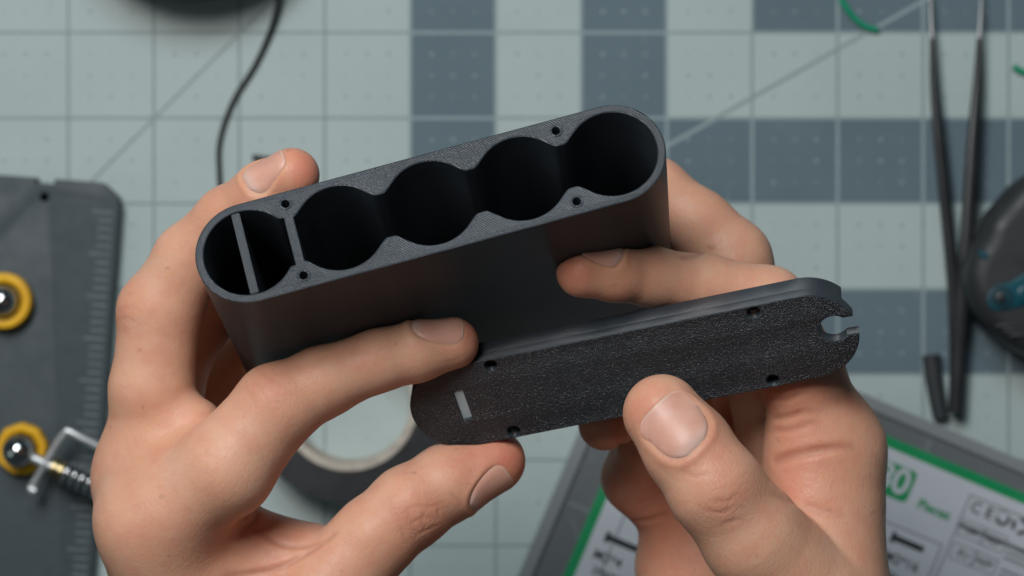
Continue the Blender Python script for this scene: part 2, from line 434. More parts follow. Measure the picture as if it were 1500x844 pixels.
# sloping ribbed shelf low in the first compartment
sh = bar('ribbed_shelf', -36.6, -31.2, -7.2, -2.2, -17, -15.5, M_PRINT, case, 0.2)
ribs_v, ribs_f = [], []
for k in range(12):
    v, f = box_verts(-36.5+k*0.44, -36.3+k*0.44, -7.1, -2.3, -15.5, -15.2)
    ribs_f += [tuple(i+len(ribs_v) for i in q) for q in f]; ribs_v += list(v)
mesh_obj('shelf_ribs', ribs_v, ribs_f, M_PRINT, sh, smooth=False)
# bead of plastic round each screw hole
for sx in (-1, 1):
    for sy in (-1, 1):
        ring = [(0.9+0.28*(1-math.cos(t))*1.0, 0.02+0.16*math.sin(t)) for t in np.linspace(0, math.pi, 6)]
        lathe('screw_hole_rim', ring, M_PRINT, case, 20, origin=(sx*HX, sy*HY, 0))

# ================================================================== the lid
lid = thing('case_lid', 'textured black lid plate with slot and notched end, pinched between fingers', 'lid', TL, RL)
out = []
th = np.linspace(-math.pi/2, math.pi/2, 61)
nz0, nz1 = -1.3, 3.3        # notch edges across the right-hand end
sth = [t for t in th if not (nz0 < LR*math.sin(t) < nz1)]
lowr = [(40+LR*math.cos(t), LR*math.sin(t)) for t in sth if LR*math.sin(t) <= nz0]
uppr = [(40+LR*math.cos(t), LR*math.sin(t)) for t in sth if LR*math.sin(t) >= nz1]
kc, kr = (46.0, 1.0), 3.3
ang0 = math.asin((nz0-kc[1])/kr); ang1 = math.asin((nz1-kc[1])/kr)
keyh = [(kc[0]+kr*math.cos(t), kc[1]+kr*math.sin(t)) for t in np.linspace(ang0, ang1-2*math.pi, 30)]
out = lowr+[(40+math.sqrt(LR**2-nz0**2), nz0)]+keyh+[(40+math.sqrt(LR**2-nz1**2), nz1)]+uppr
out += [(-40+LR*math.cos(t), LR*math.sin(t)) for t in np.linspace(math.pi/2, 3*math.pi/2, 40)]
LX, LY = 29.9, 9.35
lh = [circle(sx*LX, sy*LY, 1.45, 20) for sx in (-1, 1) for sy in (-1, 1)]
slot = rrect(-40.2, -3.6, -38.0, 4.6, 0.25, 3)
body = prism('plate', [out, slot]+lh, -3.0, 0, M_PRINT, lid, bevel=0.3, res=3)
so = [(40+(LR-0.015)*math.cos(t), (LR-0.015)*math.sin(t)) for t in th if LR*math.sin(t) <= -6.5]+[(43, -6.5), (42.5, 0), (43, 6.5)]+[(40+(LR-0.015)*math.cos(t), (LR-0.015)*math.sin(t)) for t in th if LR*math.sin(t) >= 6.5]
so += [(-40+(LR-0.015)*math.cos(t), (LR-0.015)*math.sin(t)) for t in np.linspace(math.pi/2, 3*math.pi/2, 40)]
prism('skirt', [so, rrect(-40.25, -3.65, -37.95, 4.65, 0.25, 3)]+[circle(sx*LX, sy*LY, 1.49, 20) for sx in (-1, 1) for sy in (-1, 1)], -LT, -0.36, M_PRINT, lid, bevel=0.02, res=1)
# the outer face is pebbled
body.data.materials.append(M_PEB)
for pl in body.data.polygons:
    if pl.normal.z > 0.9: pl.material_index = 1
prism('slot_light_plate', [rrect(-40.17, -3.57, -38.03, 4.57, 0.2, 3)], -1.6, -0.7, plain('painted_slot_light', srgb(188, 198, 200), 0.5), lid)  # added plate; its pale colour stands in for light inside the slot
for sx in (-1, 1):
    for sy in (-1, 1):
        lathe('screw_head', [(0.02, -2.2), (0.55, -2.2), (0.62, -2.5), (1.2, -2.7), (1.25, -3.2)], M_BLACK, lid, 20, origin=(sx*LX, sy*LY, 0))

# ================================================================== things lying on the mat
# ---- dark baseboard with ruler marks, at the left edge
AB = math.radians(-4.2)
bb = thing('workholding_plate', 'dark grey workholding plate with ruler ticks along its right edge', 'plate', wp(175, 297, 0), rotz(AB))
BT = 7.0
R4 = rotz(AB)
def to_local(u, v, z, o, R): return (wp(u, v, z)-o)@R
ob = wp(175, 297, 0)
def bl(u, v): return tuple(to_local(u, v, BT, ob, R4)[:2])
tr = bl(146, 267); ch = bl(175, 296)
y0 = tr[1]
nx0, nx1 = bl(52, 263)[0], bl(80, 265)[0]
outl = [(-190, y0), (-190, -190), (ch[0], -190), ch, (ch[0]-0.6, ch[1]+1.6), (tr[0]+1.2, y0-0.3), (tr[0], y0), (nx1, y0), (nx1-0.2, y0-1.5), (nx0+0.2, y0-1.5), (nx0, y0)][::-1]
hc = bl(65, 289)
prism('board', [outl, circle(hc[0], hc[1], 1.25, 20)], 0, BT, M_PLATE, bb, bevel=0.5)
tv, tf = [], []
k = 0
yy = bl(170, 312)[1]
while yy > -185:
    w = 6.2 if k % 5 == 0 else 4.2
    v, f = box_verts(ch[0]-1.6-w, ch[0]-1.6, yy-0.42, yy+0.42, BT-0.05, BT+0.12)
    tf += [tuple(i+len(tv) for i in q) for q in f]; tv += list(v); yy -= 2.5; k += 1
mesh_obj('ruler_marks', tv, tf, M_TICK, bb, smooth=False)

def ball_prof(r, zc, a0=-75, n=14):
    return [(max(r*math.cos(math.radians(a)), 0.001), zc+r*math.sin(math.radians(a))) for a in np.linspace(a0, 90, n)]
def knob(label, u, v, wob=None, ring=None):
    o = wp(u, v, BT)
    t = thing('magnetic_post', label, 'post', o+np.array([0, 0, 0.05]), group='yellow footed posts on the plate')
    prof = ring or [(5.0, 0), (7.9, 0), (8.3, 0.6), (8.35, 4.4), (7.9, 5.4), (7.0, 5.7), (5.6, 5.3), (5.1, 4.5), (4.9, 0.4)]
    lathe('rubber_foot', prof, M_YEL, t, 72, wob=wob)
    lathe('post_stem', [(0.01, 0.3), (4.85, 0.3), (4.85, 1.6), (2.5, 2.0), (2.3, 5.0), (0.01, 5.0)], M_BLACK, t, 40)
    return t
k1 = knob('smooth yellow-footed post with a bare steel ball, upper one on the plate', 9, 441)
lathe('steel_ball', ball_prof(4.7, 6.4), M_STEEL, k1, 40)
k2 = knob('lumpy yellow-footed post with a steel ball joint and sprung clip arm', 35, 657, wob=lambda a: 1+0.02*math.sin(9*a)+0.012*math.sin(17*a+1),
          ring=[(4.4, 0), (7.2, 0), (7.6, 0.6), (7.6, 4.2), (7.0, 5.2), (6.0, 5.4), (5.0, 5.0), (4.5, 4.2), (4.4, 0.4)])
o2 = wp(35, 657, BT)+np.array([0, 0, 0.05])
lc = lambda u, v, z: wp(u, v, z)-o2
bc = lc(27, 661, 17)
lathe('steel_ball', [(r, z) for r, z in ball_prof(4.8, 0, -88, 18)], M_STEEL, k2, 40, origin=bc)
tube('arm_rod', [lc(27, 661, 17), lc(66, 679, 17), lc(140, 712, 17), lc(185, 732, 17)], 1.5, M_WIRE, k2)
br = spline([lc(44, 717, 17), lc(53, 702, 17), lc(66, 680, 17.4), lc(82, 652, 17.6), lc(95, 634, 17.6), lc(101, 632, 17.6), lc(118, 641, 17.6), lc(150, 657, 17), lc(185, 676, 16)], 8)
tube('clip_wire', br, 1.15, M_WIRE, k2)
tube('clip_end', [lc(43, 716, 17.5), lc(52, 720, 17.5)], 1.5, M_WIRE, k2)
ax0, ax1 = lc(72, 682, 17), lc(185, 732, 17); dv = (ax1-ax0)/np.linalg.norm(ax1-ax0); sv = np.cross(dv, [0, 0, 1.0]); upv = np.cross(sv, dv)
for j, off in enumerate((1.0, 3.0)):
    c0 = ax0+dv*off; tube('brass_washer', [c0, c0+dv*1.3], 3.1, M_BRASS, k2, 24)
hel = [ax0+dv*(5.2+t*2.35)+3.1*(math.cos(2*math.pi*t)*sv+math.sin(2*math.pi*t)*upv) for t in np.linspace(0, 6, 130)]
tube('spring', hel, 0.85, M_STEEL, k2, 8)

# ---- round dark tin at the top edge
tin = thing('round_tin', 'round dark grey tin cut off by the top edge of the picture', 'tin', wp(283, -182, 0))
lathe('tin_body', [(0.01, 0.05), (36.8, 0.05), (37.4, 0.6), (37.4, 17), (36.6, 17.4), (0.01, 17.4)], M_DARK, tin, 96)
lathe('tin_cover', [(37.5, 13.0), (38.0, 13.2), (38.2, 22), (37.6, 23.2), (36.2, 23.6), (34.5, 23.1), (0.01, 23.0)], M_DARK, tin, 96)

# ---- wires
pth = [wp(u, v, z) for u, v, z in ((414, -40, 6), (407, 5, 4), (396, 45, 2), (374, 95, 1.2), (346, 140, 1.1), (329, 180, 1.0), (321, 215, 1.0), (321, 250, 1.0), (324, 285, 1.0), (335, 330, 1.0), (360, 380, 1.0))]
w = tube('black_wire', spline(pth, 8), 0.8, M_BLACK); tag(w, 'long thin black wire curving down behind the left middle finger', 'wire')
w = tube('wire_offcut', spline([wp(370, 230, 0.95), wp(385, 232.5, 0.95), wp(402, 234, 0.95), wp(418, 232, 0.95)], 6), 0.9, M_BLACK); tag(w, 'short black wire offcut beside the left middle fingertip', 'wire')
w = tube('green_wire', spline([wp(1226, -20, 2), wp(1236, 5, 1.4), wp(1252, 27, 1.1), (wp(1270, 40, 1.1)), wp(1286, 44, 1.1)], 8), 0.95, M_GREENW); tag(w, 'curved green wire offcut at the top edge above the pale squares', 'wire')
w = tube('green_wire', spline([wp(1485, 97, 1.0), wp(1491, 102, 1.0), wp(1500, 106, 1.0), wp(1515, 108, 1.0)], 8), 0.95, M_GREENW); tag(w, 'green wire end poking in at the right edge beside the tweezers', 'wire')

# ---- tweezers
tw = thing('tweezers', 'black-coated tweezers with bare steel tips lying open on the mat', 'tweezers', wp(1400, 600, 0))
ow = wp(1400, 600, 0); tl = lambda u, v, z: wp(u, v, z)-ow
def arm(pts, rad): return tube('arm', spline([tl(*q) for q in pts], 8), rad, M_BLACK, tw, 10, flat=0.55)
arm(((1366, 56, 6), (1368, 120, 6.5), (1375, 200, 7), (1386, 310, 6.5), (1396, 420, 6), (1400, 520, 5), (1399, 604, 4)), (0.85, 1.25, 1.6, 1.8, 1.8, 1.9, 2.1))
arm(((1435, 56, 6), (1432, 120, 6.5), (1426, 200, 8), (1419, 310, 9), (1411, 420, 9), (1405, 520, 7.6), (1401, 606, 6.6)), (0.85, 1.4, 1.9, 2.2, 2.2, 2.0, 2.1))
for pts in (((1363, -20, 5), (1364, 20, 5.6), (1366, 57, 6)), ((1438, -20, 5), (1437, 20, 5.6), (1435, 57, 6))):
    tube('steel_tip', spline([tl(*q) for q in pts], 6), (0.3, 0.6, 0.78), M_TIP, tw, 10, flat=0.6)
rt = tube('rubber_tube', spline([wp(1364, 520, 2.8), wp(1367, 550, 2.7), wp(1372, 580, 2.6), wp(1378, 612, 2.5)], 6), (2.7, 2.6, 2.5, 2.3), M_DARK, n=16)
tag(rt, 'short dark rubber tube lying against the closed end of the tweezers', 'tube')

# ---- grey and teal tool at the right edge
tool = thing('handheld_tool', 'rounded dark grey handheld tool with teal inset cut off by the right edge', 'tool', wp(1500, 400, 0))
ot = wp(1500, 400, 0); TH = 24.0
def tp(u, v, z=TH): return tuple((wp(u, v, z)-ot)[:2])
o_l = spline([tp(*q)+(0,) for q in ((1620, 235), (1540, 245), (1500, 263), (1472, 292), (1448, 322), (1440, 345), (1426, 368), (1417, 400), (1422, 436), (1440, 468), (1470, 498), (1505, 520), (1560, 540), (1640, 530))], 6)[:, :2]
prism('tool_body', [[tuple(q) for q in o_l]], 0.3, TH, M_TOOL, tool, bevel=6.0, res=6, auto=60)
ins = spline([tp(*q)+(0,) for q in ((1446, 437), (1452, 424), (1466, 417), (1482, 412), (1498, 402), (1530, 385), (1560, 400), (1540, 440), (1500, 448), (1480, 453), (1462, 456), (1449, 449), (1446, 437))], 5)[:-1, :2]
tl_ = prism('teal_inset', [[tuple(q) for q in ins]], TH-1.0, TH+0.5, M_TEAL, tool, bevel=0.4)
kx, ky = tp(1467, 436); lathe('button_recess', [(0.01, TH+0.3), (2.4, TH+0.35), (2.8, TH+0.9), (3.1, TH+0.9), (3.2, TH+0.4)], M_BLACK, tl_, 32, origin=(kx, ky, 0))
lathe('button', [(1.7, TH+0.3), (1.7, TH+1.5), (1.2, TH+1.9), (0.01, TH+2.0)], M_DARK, tl_, 32, origin=(kx-0.5, ky+0.2, 0))
kx, ky = tp(1503, 431); lathe('button', [(2.6, TH+0.4), (2.6, TH+1.1), (2.0, TH+1.3), (0.01, TH+1.3)], M_TEAL, tl_, 32, origin=(kx, ky, 0))
tube('teal_switch', [np.array(tp(1437, 370)+(TH-1.6,)), np.array(tp(1447, 378)+(TH-0.2,))], 1.1, M_TEAL, tool)
for j in range(3):
    tube('grip_ridge', spline([np.array(tp(1462+9*j, 487+7*j-9)+(TH-1.2,)), np.array(tp(1478+9*j, 481+7*j-4)+(TH-0.2,)), np.array(tp(1510+9*j, 478+7*j)+(TH,))], 6), 0.8, M_TOOL, tool)

# ---- roll of black tape on a cardboard core
tp_c = wp(516, 584, 0)
roll = thing('tape_roll', 'roll of black tape on a brown cardboard core under the hands', 'tape roll', tp_c)
TZ = 19.0
lathe('tape', [(20.6, 0.1), (29.6, 0.1), (29.8, 0.5), (29.8, TZ-0.5), (29.5, TZ), (20.6, TZ), (20.6, 0.1)], M_TAPE, roll, 96)
lathe('cardboard_core', [(18.0, 0.1), (20.5, 0.1), (20.5, TZ+0.3), (20.3, TZ+0.5), (18.3, TZ+0.5), (18.0, TZ+0.2), (18.0, 0.1)], M_CARD, roll, 96)

# ---- assortment box of screws with a printed label, lower right
BA = math.radians(-22.8); RB = rotz(BA); BZ = 24.0
bo = wp(933, 440, 0)
# the box's upper left corner at lid height
bo = np.array([*wp(933, 440, BZ)[:2], 0.0])
bx = thing('screw_box', 'clear plastic screw assortment box with white and green printed label', 'box', bo, RB)
BW, BH = 152.0, 98.0
def q(u, v, z=BZ): return ((wp(u, v, z)-bo)@RB)[:2]
bar('tray_floor', 1.0, BW-1, -BH+1, -1.0, 0.2, 1.6, M_TRAY, bx, 0.3)
for (x0, x1, y0, y1) in ((0, BW, -1.4, 0), (0, BW, -BH, -BH+1.4), (0, 1.4, -BH+1.4, -1.4), (BW-1.4, BW, -BH+1.4, -1.4)):
    bar('tray_wall', x0, x1, y0, y1, 0.1, BZ-1.7, M_CLEAR, bx)
for xx in np.arange(31.5, BW-10, 31.5): bar('divider', xx-0.6, xx+0.6, -BH+1.5, -1.5, 1.7, BZ-2.5, M_TRAY, bx)
for yv in (-31, -62): bar('divider', 1.5, BW-1.5, yv-0.6, yv+0.6, 1.65, BZ-2.6, M_TRAY, bx)
bar('box_lid', -0.6, BW+0.6, -BH-0.6, 0.6, BZ-1.5, BZ-0.2, M_CLEAR, bx, 0.3)
for (x0, x1, y0, y1) in ((-0.6, BW+0.6, -3.0, 0.6), (-0.6, 3.0, -BH+1.4, -3.05)): bar('lid_rim', x0, x1, y0, y1, BZ-0.15, BZ+0.9, M_FROST, bx, 0.3)
# loose screws in the cells along the two visible sides
sv, sf = [], []
def add_screw(x, y, z, a, tilt, L):
    x -= math.cos(a)*L*0.45; y -= math.sin(a)*L*0.45
    d = np.array([math.cos(a)*math.cos(tilt), math.sin(a)*math.cos(tilt), math.sin(tilt)]); s_ = np.cross(d, [0, 0, 1.0]); s_ /= np.linalg.norm(s_); u_ = np.cross(s_, d)
    for (t0, t1, r) in ((0, L, 1.0), (-1.6, 0, 1.9)):
        b0 = len(sv)
        for t in (t0, t1):
            for k in range(6): sv.append(np.array([x, y, z])+d*t+r*(math.cos(k*math.pi/3)*s_+math.sin(k*math.pi/3)*u_))
        for k in range(6): sf.append((b0+k, b0+(k+1) % 6, b0+6+(k+1) % 6, b0+6+k))
        sf.append(tuple(b0+k for k in range(6))[::-1]); sf.append(tuple(b0+6+k for k in range(6)))
for ix in range(5):
    for iy in range(3):
        if ix > 0 and iy > 0: continue
        cx, cy = ix*31.5+15.7, -iy*31-15.5
        ox, oy = random.uniform(-5, 5), random.uniform(-5, 5)
        for _ in range(60):
            add_screw(cx+ox+random.gauss(0, 3.5), cy+oy+random.gauss(0, 3.5), random.uniform(6, 18), random.uniform(0, 6.3), random.uniform(-0.4, 0.4), random.choice((6, 8, 10)))
scr = mesh_obj('screws', sv, sf, M_SCREW, bx, smooth=False); scr['kind'] = 'stuff'
# label paper and print (flat)
gu = q(1297, 637)[1]; gl_ = q(885, 700)[0]
lab = bar('label_sheet', gl_, BW-6, -BH+6, gu, BZ-0.12, BZ+0.02, M_PAPER, bx)
ZL = BZ+0.06
def flat(name, x0, x1, y0, y1, mat, z=0.0, par=lab):
    return mesh_obj(name, [(x0, y0, ZL+z), (x1, y0, ZL+z), (x1, y1, ZL+z), (x0, y1, ZL+z)], [(0, 1, 2, 3)], mat, par, smooth=False)
flat('green_border', gl_, BW-6, gu-3.0, gu, M_GREEN)
flat('green_border', gl_, gl_+3.0, -BH+6, gu-3.0, M_GREEN)
def text(name, s_, u, v, size, mat, z=0.1, bold=0.0, align='CENTER'):
    cu = bpy.data.curves.new(name, 'FONT'); cu.body = s_; cu.size = size*MM; cu.align_x = align; cu.align_y = 'CENTER'; cu.offset = bold*MM; cu.resolution_u = 3
    tmp = bpy.data.objects.new('tmp', cu); COL.objects.link(tmp)
    me = bpy.data.meshes.new_from_object(tmp.evaluated_get(bpy.context.evaluated_depsgraph_get())); bpy.data.objects.remove(tmp); bpy.data.curves.remove(cu)
    me.materials.clear(); me.materials.append(mat); me.name = name
    o = bpy.data.objects.new(name, me); COL.objects.link(o); o.parent = lab; x, y = q(u, v); o.location = (x*MM, y*MM, (ZL+z)*MM); return o
def frame(name, x0, x1, y0, y1, w_, mat):
    v, f = [], []
    for (a, b, c, d) in ((x0, x1, y1-w_, y1), (x0, x1, y0, y0+w_), (x0, x0+w_, y0+w_, y1-w_), (x1-w_, x1, y0+w_, y1-w_)):
        k_ = len(v); v += [(a, c, ZL+0.05), (b, c, ZL+0.05), (b, d, ZL+0.05), (a, d, ZL+0.05)]; f.append((k_, k_+1, k_+2, k_+3))
    return mesh_obj(name, v, f, mat, lab, smooth=False)
bxr = q(1345, 693); bxb = q(1332, 740)
pr = prism('count_badge', [rrect(bxr[0]-24, bxb[1], bxr[0], bxr[1], 1.4)], ZL, ZL+0.05, M_GREEN, lab)
text('lettering', '80', 1307, 702, 10.6, M_PAPER, 0.12, 0.22)
text('lettering', 'Pieces', 1368, 747, 4.0, M_GREEN, 0.1, 0.1)
fx0, fy1 = q(1421, 724)
frame('print_frame', fx0, BW-9, -BH+9, fy1, 0.35, M_GINK)
flat('grey_band', fx0+0.4, BW-9.4, q(1400, 765)[1]-0.8, q(1400, 765)[1]+2.6-2.2, M_GINK, 0.02)
text('lettering', 'C E', 1438, 748, 4.6, M_INK, 0.1, 0.05)
# round dot mark and recycling arrows
def ring(name, u, v, r0, r1, a0, a1, mat):
    x, y = q(u, v); n_ = 24; v_, f_ = [], []
    for i in range(n_+1):
        a_ = math.radians(a0+(a1-a0)*i/n_)
        for r in (r0, r1): v_.append((x+r*math.cos(a_), y+r*math.sin(a_), ZL+0.08))
    for i in range(n_): f_.append((2*i, 2*i+1, 2*i+3, 2*i+2))
    return mesh_obj(name, v_, f_, mat, lab, smooth=False)
ring('round_mark', 1469, 759, 1.3, 2.2, -170, 40, M_INK); ring('round_mark', 1468, 758, 1.8, 2.1, 60, 170, M_GINK)
for k in range(3): ring('recycling_mark', 1494, 771, 1.5, 2.5, 30+120*k, 110+120*k, M_INK)
for (s_, u, v) in (('UK', 1423, 779), ('REP', 1456, 793), ('EU', 1411, 812), ('REP', 1442, 825)):
    text('lettering', s_, u, v, 3.1, M_INK, 0.1, 0.02)
    x, y = q(u, v); frame('print_cell', x-3.6, x+3.6, y-2.5, y+2.5, 0.28, M_GINK)
for (u, v) in ((1478, 800), (1474, 808), (1470, 816), (1466, 834), (1462, 842), (1490, 806)):
    x, y = q(u, v); flat('small_print', x, min(x+20, BW-10), y-0.3, y+0.3, M_GINK, 0.05)
sx1, sy1 = q(1381, 798)
frame('print_frame', sx1-26, sx1, sy1-22, sy1, 0.35, M_GINK)
s0, s1 = q(1311, 788), q(1353, 805)
flat('screw_picture', s0[0], s1[0], s0[1]-0.9, s0[1]+0.9, M_INK, 0.05); flat('screw_picture', s0[0]-1.2, s0[0], s0[1]-1.6, s0[1]+1.6, M_INK, 0.05)
text('lettering', 'M2*16', 1320, 823, 4.0, M_INK, 0.1, 0.02)
text('lettering', '20pcs', 1312, 846, 3.2, M_INK, 0.1, 0.02)
# the same kind of cell at the label's left edge
c0 = q(905, 770); frame('print_frame', c0[0]+0.5, c0[0]+26, c0[1]-14, c0[1]+8, 0.35, M_GINK)
x, y = q(897, 790); flat('screw_picture', x-1, x+9, y-0.9, y+0.9, M_INK, 0.05); flat('screw_picture', x-2.2, x-1, y-1.6, y+1.6, M_INK, 0.05)
text('lettering', 'M2*4', 890, 819, 4.0, M_INK, 0.1, 0.02)
text('lettering', '20pcs', 884, 841, 3.2, M_INK, 0.1, 0.02)

# ================================================================== hands
def smin(a, b, k):
    h = np.clip(0.5+0.5*(b-a)/k, 0, 1); return b*(1-h)+a*h-k*h*(1-h)

def cone(p, a, b, ra, rb):
    ab = b-a; L = ab@ab; q = p-a
    dt = q@ab; t = np.clip(dt/L, 0, 1)
    return np.sqrt(np.maximum(np.einsum('ij,ij->i', q, q)-2*t*dt+t*t*L, 1e-9))-(ra+(rb-ra)*t)

def local(p, R, T): return (p-T)@R
def sd_stadium(p, R, T, L, r, z0, z1):
    q = local(p, R, T); x = q[:, 0]-np.clip(q[:, 0], -L, L)
    d2 = np.hypot(x, q[:, 1])-r; dz = np.abs(q[:, 2]-(z0+z1)/2)-(z1-z0)/2
    return np.minimum(np.maximum(d2, dz), 0)+np.hypot(np.maximum(d2, 0), np.maximum(dz, 0))

class Hand:
    def __init__(s, fingers, palm, kp=13.0, tips=()):
        # joints as (u, v, z, radius): photograph pixel, height, mm
        cv = lambda j: (wp(*j[:3]), j[3])
        s.f = [[cv(j) for j in ch] for ch in fingers]
        s.p = [tuple(cv(j) for j in c) for c in palm]
        s.kp = kp; s.extra = []; s.cre = []; s.nails = []; s.bumps = []
    def base(s, p):
        d = None
        for (a, ra), (b, rb) in s.p:
            e = cone(p, a, b, ra, rb); d = e if d is None else smin(d, e, s.kp)
        for ch in s.f:
            e = None
            for (a, ra), (b, rb) in zip(ch[:-1], ch[1:]):
                c = cone(p, a, b, ra, rb); e = c if e is None else smin(e, c, 2.2)
            m = ch[0][0]
            k = 0.5+11.0*np.exp(-(np.linalg.norm(p-m, axis=1)/21.0)**2)
            d = smin(d, e, k)
        for (c, r, amt) in s.bumps:      # soft swellings (pads, knuckles): raise the surface round a point
            d = d-amt*np.exp(-((p-c)**2).sum(1)/(r*r))
        return d
    def cut(s, d, p):
        for args in ((RC, TC, 40, CR, -CH, 0), (RL, TL, 40, LR, -LT, 0)):
            o = -(sd_stadium(p, *args)-0.06)
            d = smax(d, o, 0.5)
        return d
    def full(s, p):
        d = s.base(p).copy()
        for N in s.nails:
            ix = np.nonzero((np.abs(p-N['c']) < 13).all(1))[0]
            if len(ix) == 0: continue
            q = (p[ix]-N['c'])@N['M']                  # along, across, out
            near = np.abs(q[:, 2]) < 6
            sx = q[:, 0]/(N['L']/2); ty = q[:, 1]/(N['W']/2)
            rho = (np.abs(sx)**3.2+np.abs(ty)**3.2)**(1/3.2)
            ridge = 0.28*np.exp(-((rho-1.13)/0.13)**2)*np.clip(1.15-np.maximum(sx, -0.2)*1.1, 0, 1)
            inner = 0.35*np.clip((1.06-rho)/0.2, 0, 1)
            d[ix] += np.where(near, inner-ridge, 0)
        for c in s.cre:
            P, w, dep, edge = c
            ix = np.nonzero(((p > P.min(0)-4*w) & (p < P.max(0)+4*w)).all(1))[0]
            if len(ix) == 0: continue
            s_ = p[ix]; best = np.full(len(ix), 1e9); tt = np.zeros(len(ix))
            for i in range(len(P)-1):
                a, b = P[i], P[i+1]; ab = b-a; t = np.clip(((s_-a)@ab)/(ab@ab), 0, 1)
                e = np.linalg.norm(s_-(a+t[:, None]*ab), axis=1)
                tt = np.where(e < best, (i+t)/(len(P)-1), tt); best = np.minimum(best, e)
            fade = np.clip(np.minimum(tt+edge, 1-tt)*4, 0.0, 1)
            d[ix] += dep*fade*(np.exp(-(best/w)**2)-0.12*np.exp(-((best-1.9*w)/w)**2))
        return s.cut(d, p)
    def grad(s, p, e=0.2, f=None):
        f = f or s.base; p = np.atleast_2d(p); g = np.zeros_like(p)
        for i in range(3):
            o = np.zeros(3); o[i] = e; g[:, i] = f(p+o)-f(p-o)
        return g/np.linalg.norm(g, axis=1)[:, None]
    def hit(s, u, v, zmax=262):
        a = wp(u, v, zmax); b = wp(u, v, 60); dr = (b-a)/np.linalg.norm(b-a); t = 0.0
        for _ in range(200):
            x = a+dr*t; d = s.base(x[None])[0]
            if d < 0.02: return x
            t += d*0.8
            if t > 220: return None
        return x
    def drop(s, X, n, far=6.5):
        t = np.zeros(len(X))
        for _ in range(30):
            t = np.minimum(t+s.base(X-n*t[:, None])*0.85, far)
        return X-n*t[:, None]
    def crease(s, pts, w=0.45, dep=0.5, edge=0.0):
        P = [s.hit(u, v) for u, v in spline([(a, b, 0) for a, b in pts], 4)[:, :2]]
        P = [q for q in P if q is not None]
        P = [P[0]]+[b for a, b in zip(P[:-1], P[1:]) if np.linalg.norm(b-a) < 4.5]
        if len(P) > 1: s.cre.append((np.array(P), w, dep, edge))
    def nail(s, u, v, z, du, dv, L, Wd, n):
        """axis point of the fingertip (pixel, height), pixel direction of the tip, plate size, outward direction"""
        P = wp(u, v, z); n = np.array(n, float); a = wp(u+du, v+dv, z)-P; a /= np.linalg.norm(a)
        n = n-a*(n@a)*0.8; n /= np.linalg.norm(n)
        c = s.drop((P+n*14)[None], n, 20)[0]
        a = a-n*(a@n); a /= np.linalg.norm(a)
        s.nails.append(dict(c=c, M=np.array([a, np.cross(n, a), n]).T, L=L, W=Wd))
    def build(s, name, label, h=0.52):
        pts = np.array([q[0] for c in s.p for q in c]+[q[0] for c in s.f for q in c])
        lo = pts.min(0)-20; hi = pts.max(0)+20
        lo[1] = max(lo[1], -118)                       # the wrist runs on below the picture and ends there
        K = 5; n = (np.ceil((hi-lo)/(h*K)).astype(int)+1)
        ax = [lo[i]+h*K*np.arange(n[i]) for i in range(3)]
        G = np.stack(np.meshgrid(*ax, indexing='ij'), -1)
        C = s.cut(s.base(G.reshape(-1, 3)), G.reshape(-1, 3)).reshape(n)
        fine = (n-1)*K+1
        V = np.repeat(np.repeat(np.repeat(np.where(C > 0, 50.0, -50.0), K, 0), K, 1), K, 2)
        near = np.abs(C) < h*K*1.75+1.0
        NB = np.repeat(np.repeat(np.repeat(near, K, 0), K, 1), K, 2)
        idx = np.argwhere(NB)
        P = lo+h*(idx-K//2)
        val = np.empty(len(P))
        for i in range(0, len(P), 200000): val[i:i+200000] = s.full(P[i:i+200000])
        V[idx[:, 0], idx[:, 1], idx[:, 2]] = val
        org = lo-h*(K//2)
        V[0], V[-1], V[:, -1], V[:, :, 0], V[:, :, -1] = 50, 50, 50, 50, 50
        V[:, 0] = 50
        S = V < 0
        a = S[:-1, :-1, :-1].astype(np.int8)
        cnt = sum(S[i:S.shape[0]-1+i, j:S.shape[1]-1+j, k:S.shape[2]-1+k].astype(np.int8) for i in (0, 1) for j in (0, 1) for k in (0, 1))
        cells = np.argwhere((cnt > 0) & (cnt < 8))
        ids = np.full(a.shape, -1, np.int64); ids[tuple(cells.T)] = np.arange(len(cells))
        acc = np.zeros((len(cells), 3)); num = np.zeros(len(cells))
        cor = [(i, j, k) for i in (0, 1) for j in (0, 1) for k in (0, 1)]
        for A in range(8):
            for B in range(A+1, 8):
                if sum(abs(x-y) for x, y in zip(cor[A], cor[B])) != 1: continue
                va = V[tuple((cells+cor[A]).T)]; vb = V[tuple((cells+cor[B]).T)]
                m = (va < 0) != (vb < 0); t = np.where(m, va/np.where(m, va-vb, 1), 0)
                pa = np.array(cor[A]); pb = np.array(cor[B])
                acc += np.where(m[:, None], pa+t[:, None]*(pb-pa), 0); num += m
        vert = org+h*(cells+acc/num[:, None])
        faces = []
        for axn in range(3):
            o1, o2 = [i for i in range(3) if i != axn]
            sl0 = [slice(None)]*3; sl1 = [slice(None)]*3; sl0[axn] = slice(0, -1); sl1[axn] = slice(1, None)
            A, B = S[tuple(sl0)], S[tuple(sl1)]
            e = np.argwhere(A != B); e = e[(e[:, o1] > 0) & (e[:, o2] > 0) & (e[:, o1] < a.shape[o1]) & (e[:, o2] < a.shape[o2])]
            q = []
            for d1, d2 in ((1, 1), (0, 1), (0, 0), (1, 0)):
                c = e.copy(); c[:, o1] -= d1; c[:, o2] -= d2; q.append(ids[tuple(c.T)])
            q = np.stack(q, 1); flip = A[tuple(e.T)]
            if axn == 1: flip = ~flip
            q[~flip] = q[~flip][:, ::-1]; faces.append(q)
        faces = np.concatenate(faces)
        # pull the vertices onto the true surface
        inner = (vert[:, 1] > lo[1]+2)
